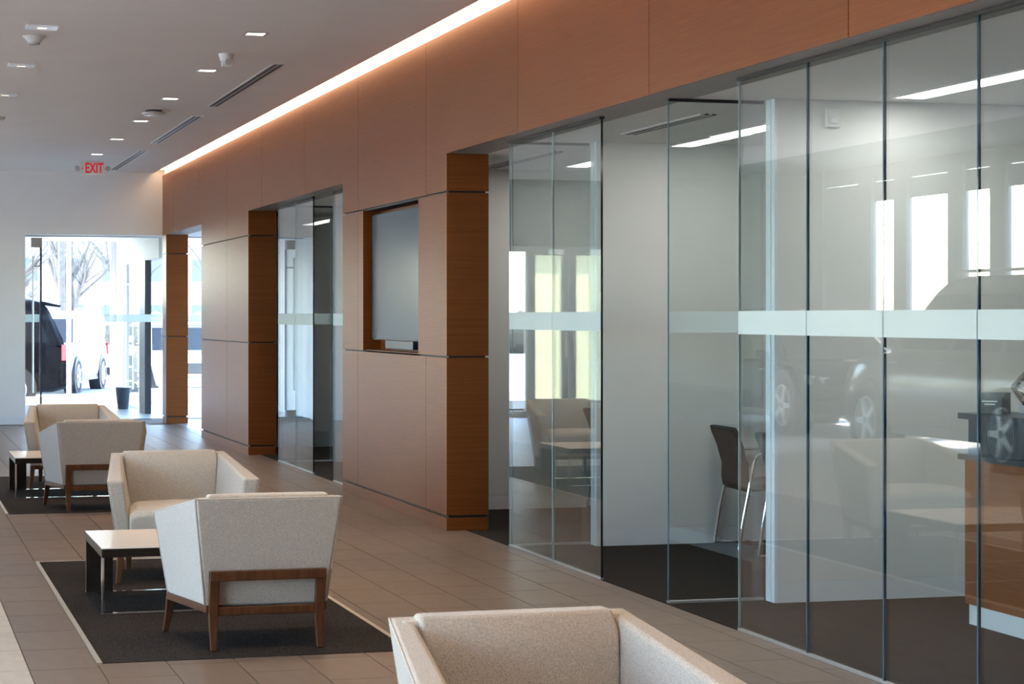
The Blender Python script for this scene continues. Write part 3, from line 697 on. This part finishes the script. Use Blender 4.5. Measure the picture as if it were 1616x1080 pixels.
# ------------------------------------------------------------------ cars
def car(name, label, paint, loc, rz, L=5.0, H=1.92, group=None, pickup=False):
    t = thing(name, label, 'car', loc, rz, group); k = L/5.0; q = H/1.92
    st = [(-2.5, .50, .92, .78), (-2.44, .36, 1.08, .90), (-2.2, .30, 1.14, .955), (-1.4, .29, 1.16, .975), (0, .28, 1.14, .985), (1.05, .28, 1.13, .98), (1.3, .28, 1.12, .97), (1.95, .30, 1.06, .94), (2.35, .36, .96, .88), (2.47, .45, .86, .80), (2.5, .52, .78, .72)]
    rings = []
    for x, zb, zt, w in st:
        half = [(w*.80, zb), (w*.95, zb+.06), (w*.99, zb+.22), (w, (zb+zt)/2+.05), (w*.975, zt-.10), (w*.93, zt-.03), (w*.80, zt)]
        rings.append([(x*k, y, z*q) for y, z in half]+[(x*k, -y, z*q) for y, z in reversed(half)])
    MB().rings(rings).build('body', paint, t, smooth=True)
    def ring(z, xr, xf, w, c=.10):
        return [(xr*k, -w+c, z*q), (xr*k+c, -w, z*q), (xf*k-c, -w, z*q), (xf*k, -w+c, z*q), (xf*k, w-c, z*q), (xf*k-c, w, z*q), (xr*k+c, w, z*q), (xr*k, w-c, z*q)]
    lo, mid, hi, top = (1.10, -2.42, 1.25, .90), (1.74, -2.12, .42, .755), (1.84, -2.03, .28, .70), (1.90, -1.85, .05, .55)
    MB().rings([ring(*lo), ring(*mid), ring(*hi), ring(*top)]).build('roof', paint, t, smooth=True)
    def on(s, fx, fz):           # point on the side glass plane
        z = lo[0]+(mid[0]-lo[0])*fz; xr = lo[1]+(mid[1]-lo[1])*fz; xf = lo[2]+(mid[2]-lo[2])*fz; w = lo[3]+(mid[3]-lo[3])*fz
        return Vector(((xr+.12+(xf-xr-.24)*fx)*k, s*(w+.004), z*q))
    for s in (-1, 1):
        for f0, f1, nm in ((.04, .27, 'quarter_window'), (.30, .60, 'side_window'), (.63, .97, 'side_window')):
            p = [on(s, f0, .08), on(s, f1, .08), on(s, f1 if f1 < .9 else .985, .95), on(s, f0, .95)]
            o_ = Vector((0, s*.006, 0)); MB().hexa([*p, *[v+o_ for v in p]]).build(nm, 'cglass', t)
        hd = MB().tube([(-.35*k, s*1.0, 1.02*q), (-.15*k, s*1.0, 1.02*q)], .014, 6).tube([(.75*k, s*1.0, 1.0*q), (.95*k, s*1.0, 1.0*q)], .014, 6).build('door_handle', 'chrome', t)
        MB().hexa([(.82*k, s*.90, 1.15*q), (.98*k, s*.90, 1.15*q), (.96*k, s*1.10, 1.17*q), (.86*k, s*1.10, 1.17*q), (.82*k, s*.90, 1.3*q), (.98*k, s*.90, 1.28*q), (.96*k, s*1.10, 1.31*q), (.86*k, s*1.10, 1.31*q)]).build('mirror', paint, t, .02)
        MB().tube([(-1.85*k, s*.62, 1.90*q), (-1.75*k, s*.62, 1.95*q), (.0, s*.62, 1.95*q), (.1*k, s*.62, 1.90*q)], .018, 6).build('roof_rail', 'alu', t)
        MB().hexa([(-2.475*k, s*.80, .84*q), (-2.44*k, s*.935, .84*q), (-2.34*k, s*.965, .84*q), (-2.36*k, s*.80, .84*q), (-2.45*k, s*.78, 1.10*q), (-2.42*k, s*.91, 1.12*q), (-2.34*k, s*.95, 1.12*q), (-2.36*k, s*.78, 1.12*q)]).build('tail_light', 'redlens', t, .01)
        MB().hexa([(2.20*k, s*.92, .80*q), (2.46*k, s*.78, .78*q), (2.45*k, s*.50, .78*q), (2.2*k, s*.6, .8*q), (2.10*k, s*.92, .95*q), (2.40*k, s*.80, .92*q), (2.43*k, s*.50, .90*q), (2.15*k, s*.6, .92*q)]).build('headlight', 'lens', t, .01)
        MB().box(-1.0*k, 1.0*k, s*.90-.06, s*.90+.06, .26*q, .36*q).build('sill_trim', 'black', t, .01)
        for x in (-1.48, 1.55):
            wz = .385; c = (x*k, s*.86, wz)
            MB().lathe([(.44, -.145*s), (.46, -.10*s), (.46, .135*s), (.44, .138*s)], 28, (x*k, s*.855, wz+.01), 'y').build('wheel_arch', 'black', t, smooth=True)
            wl_ = MB().lathe([(.25, -.12*s), (.36, -.12*s), (.385, -.09*s), (.385, .10*s), (.36, .135*s), (.28, .142*s), (.27, .10*s)], 32, c, 'y').build('wheel', 'tyre', t, smooth=True)
            rm = MB().lathe([(.275, .08*s), (.275, .135*s), (.255, .14*s), (.25, .10*s), (.001, .10*s)], 28, c, 'y')
            for a in range(5):
                an = 2*PI*a/5
                rm.bar((c[0]+.04*math.cos(an), c[1]+.13*s, c[2]+.04*math.sin(an)), (c[0]+.262*math.cos(an), c[1]+.13*s, c[2]+.262*math.sin(an)), .08, .03, .055, .03, side=(-math.sin(an), 0, math.cos(an)))
            rm.build('rim', 'alu', wl_)
    def face(a, b, fx, nm, z0, z1):
        p = []
        for z, w_ in ((z0, .78), (z0, -.78), (z1, -.64), (z1, .64)):
            f = (z-lo[0])/(mid[0]-lo[0]); x = a+(b-a)*f; p.append(Vector((x*k+fx*.012, w_, z*q)))
        o_ = Vector((-fx*.006, 0, 0)); MB().hexa([*p, *[v+o_ for v in p]]).build(nm, 'cglass', t)
    face(lo[1], mid[1], -1, 'rear_window', 1.18, 1.70); face(lo[2], mid[2], 1, 'windshield', 1.16, 1.72)
    MB().hexa([(-2.34*k, -.66, 1.76*q), (-2.02*k, -.68, 1.80*q), (-2.02*k, .68, 1.80*q), (-2.34*k, .66, 1.76*q), (-2.36*k, -.66, 1.79*q), (-2.0*k, -.66, 1.87*q), (-2.0*k, .66, 1.87*q), (-2.36*k, .66, 1.79*q)]).build('spoiler', paint, t, .008)
    MB().hexa([(-2.56*k, -.80, .42*q), (-2.3*k, -.93, .40*q), (-2.3*k, .93, .40*q), (-2.56*k, .80, .42*q), (-2.56*k, -.80, .66*q), (-2.3*k, -.955, .70*q), (-2.3*k, .955, .70*q), (-2.56*k, .80, .66*q)]).build('rear_bumper', paint, t, .04)
    MB().hexa([(2.56*k, -.74, .34*q), (2.3*k, -.90, .32*q), (2.3*k, .90, .32*q), (2.56*k, .74, .34*q), (2.56*k, -.74, .58*q), (2.3*k, -.92, .60*q), (2.3*k, .92, .60*q), (2.56*k, .74, .58*q)]).build('front_bumper', 'tyre' if pickup else paint, t, .04)
    MB().box(2.44*k, 2.52*k, -.46, .46, .64*q, .88*q).build('grille', 'black', t, .02)
    return t
OG = -.2
struct('ground', 'asphalt', (-160, 160, 40.4, 260, -.5, OG), (-160, LEFTX-.3, -60, 40.4, -.5, OG))
struct('ground_walk', 'concrete', (-12, 14, 40.4, 41.4, -.4, -.04), (-8.5, LEFTX-.28, -8, 40.4, -.4, -.04))
car('black_suv', 'black SUV parked outside with its red tail light at the far glass', 'cblack', (.72, 43.3, OG), PI, 5.3, 2.10)
car('white_suv', 'white SUV with dark bumper parked farther out in the car park', 'cwhite', (3.75, 53.2, OG), -PI/2-.28, 4.9, 1.9, pickup=True)
car('white_estate_car', 'white car partly hidden by the window frame deep in the car park', 'cwhite', (8.2, 66, OG), PI+.1, 4.8, 1.6)
car('silver_suv', 'silver car facing the building seen beside the last wood pier', 'csilver', (6.0, 47.4, OG), -PI/2+.1, 4.8, 1.75)
car('silver_parked_suv', 'silver car parked behind the first seen past the last wood pier', 'csilver', (8.6, 56.0, OG), -PI/2, 4.8, 1.8)
car('taupe_showroom_suv', 'taupe SUV in the showroom mirrored in the office glass', 'cgrey', (-3.45, 21.3, 0.002), PI/2, 5.2, 2.0)
car('silver_showroom_suv', 'second showroom SUV mirrored at the right edge of the glass', 'cgrey', (-3.5, 15.2, 0.002), PI/2, 5.2, 2.02)
car('black_showroom_car', 'dark low car mirrored beside the wall end post', 'cblack', (-4.2, 28.6, 0.002), -PI/2, 4.8, 1.62)

# ------------------------------------------------------------------ outdoors: trees, poles, buildings
def tree(loc, hh, seed, label, group='bare trees beyond the car park'):
    rnd = random.Random(seed); mb = MB()
    def grow(p, d, L, r, lev):
        n = 3; pts = [p]; rr = [r]
        for i in range(n):
            d = (d+Vector((rnd.uniform(-.18, .18), rnd.uniform(-.18, .18), rnd.uniform(0, .1)))).normalized()
            pts.append(pts[-1]+d*L/n); rr.append(r*(1-.45*(i+1)/n))
        mb.tube(pts, rr, 5)
        if lev < 4:
            for c in range(rnd.choice((3, 4)) if lev else 6):
                f = rnd.choice((1, 2, 3)); a = rnd.uniform(0, 2*PI); sp = rnd.uniform(.45, .95)
                nd = (d+Vector((math.cos(a)*sp, math.sin(a)*sp, .15))).normalized()
                grow(pts[f], nd, L*rnd.uniform(.5, .72), rr[f]*.6, lev+1)
    grow(Vector((0, 0, -.05)), Vector((0, 0, 1)), hh*.38, hh*.018, 0)
    t = tag(mb.build('bare_tree', 'bark'), label, 'tree', group); t.location = loc
    return t
for k, (x, yy, hh, lb) in enumerate(((4.2, 92, 11, 'bare tree above the black SUV'), (7.0, 84, 12, 'bare tree above the white SUV'), (11.5, 78, 11, 'bare tree seen past the last wood pier'), (9.6, 96, 13, 'tall bare tree between the wood pier and dark door frame'),
                                     (-30, 62, 9, 'leafless tree mirrored left in the office glass'), (-26, 50, 8, 'leafless tree mirrored between the middle panes'), (-30, 44, 9, 'leafless tree mirrored at the right of the office glass'))):
    tree((x, yy, OG), hh, 20+k, lb)
for x, yy, lb in ((5.6, 74, 'thin utility pole behind the black SUV'), (-40, 70, 'thin utility pole mirrored in the office glass')):
    t = thing('utility_pole', lb, 'pole', (x, yy, OG)); MB().tube([(0, 0, 0), (0, 0, 9.5)], [.13, .09], 10).build('post', 'bark', t, smooth=True)
    MB().box(-1.1, 1.1, -.06, .06, 8.6, 8.75).build('cross_arm', 'bark', t)
    for q in (-.95, -.4, .4, .95): MB().lathe([(.04, 0), (.05, .06), (.03, .12), (.001, .13)], 8, (q, 0, 8.75)).build('insulator', 'plastic', t)
def building(x, yy, w, d, hh, label, rz=0):
    t = thing('distant_building', label, 'building', (x, yy, OG), rz)
    MB().box(0, w, 0, d, 0, hh).build('wall', 'brick', t); MB().box(-.2, w+.2, -.2, d+.2, hh, hh+.4).build('parapet', 'concrete', t)
    nw = int(w//3)
    for i in range(nw):
        for fl in range(max(1, int(hh//3.2))):
            MB().box(1+i*3, 2.8+i*3, -.04, .02, 1+fl*3.1, 2.5+fl*3.1).build('window', 'farglass', t)
building(-8, 150, 34, 14, 7, 'pale low building far behind the car park')
building(-95, 75, 30, 12, 6, 'pale flat-roofed building mirrored in the office glass')
hg = MB(); rnd = random.Random(3)
for (x0, x1, y0, y1, nn) in ((-30, 40, 100, 103, 500), (-46, -43, 20, 120, 600)):
    for i in range(nn):
        x, yy, r = rnd.uniform(x0, x1), rnd.uniform(y0, y1), rnd.uniform(.5, 1.1)
        hg.lathe([(.01, -r), (r*.8, -r*.5), (r, 0), (r*.7, r*.6), (.01, r)], 7, (x, yy, OG+r*.9))
tag(hg.build('scrub_hedge', 'hedge'), 'low dry hedge along the far edge of the car park', 'hedge', kind='stuff')
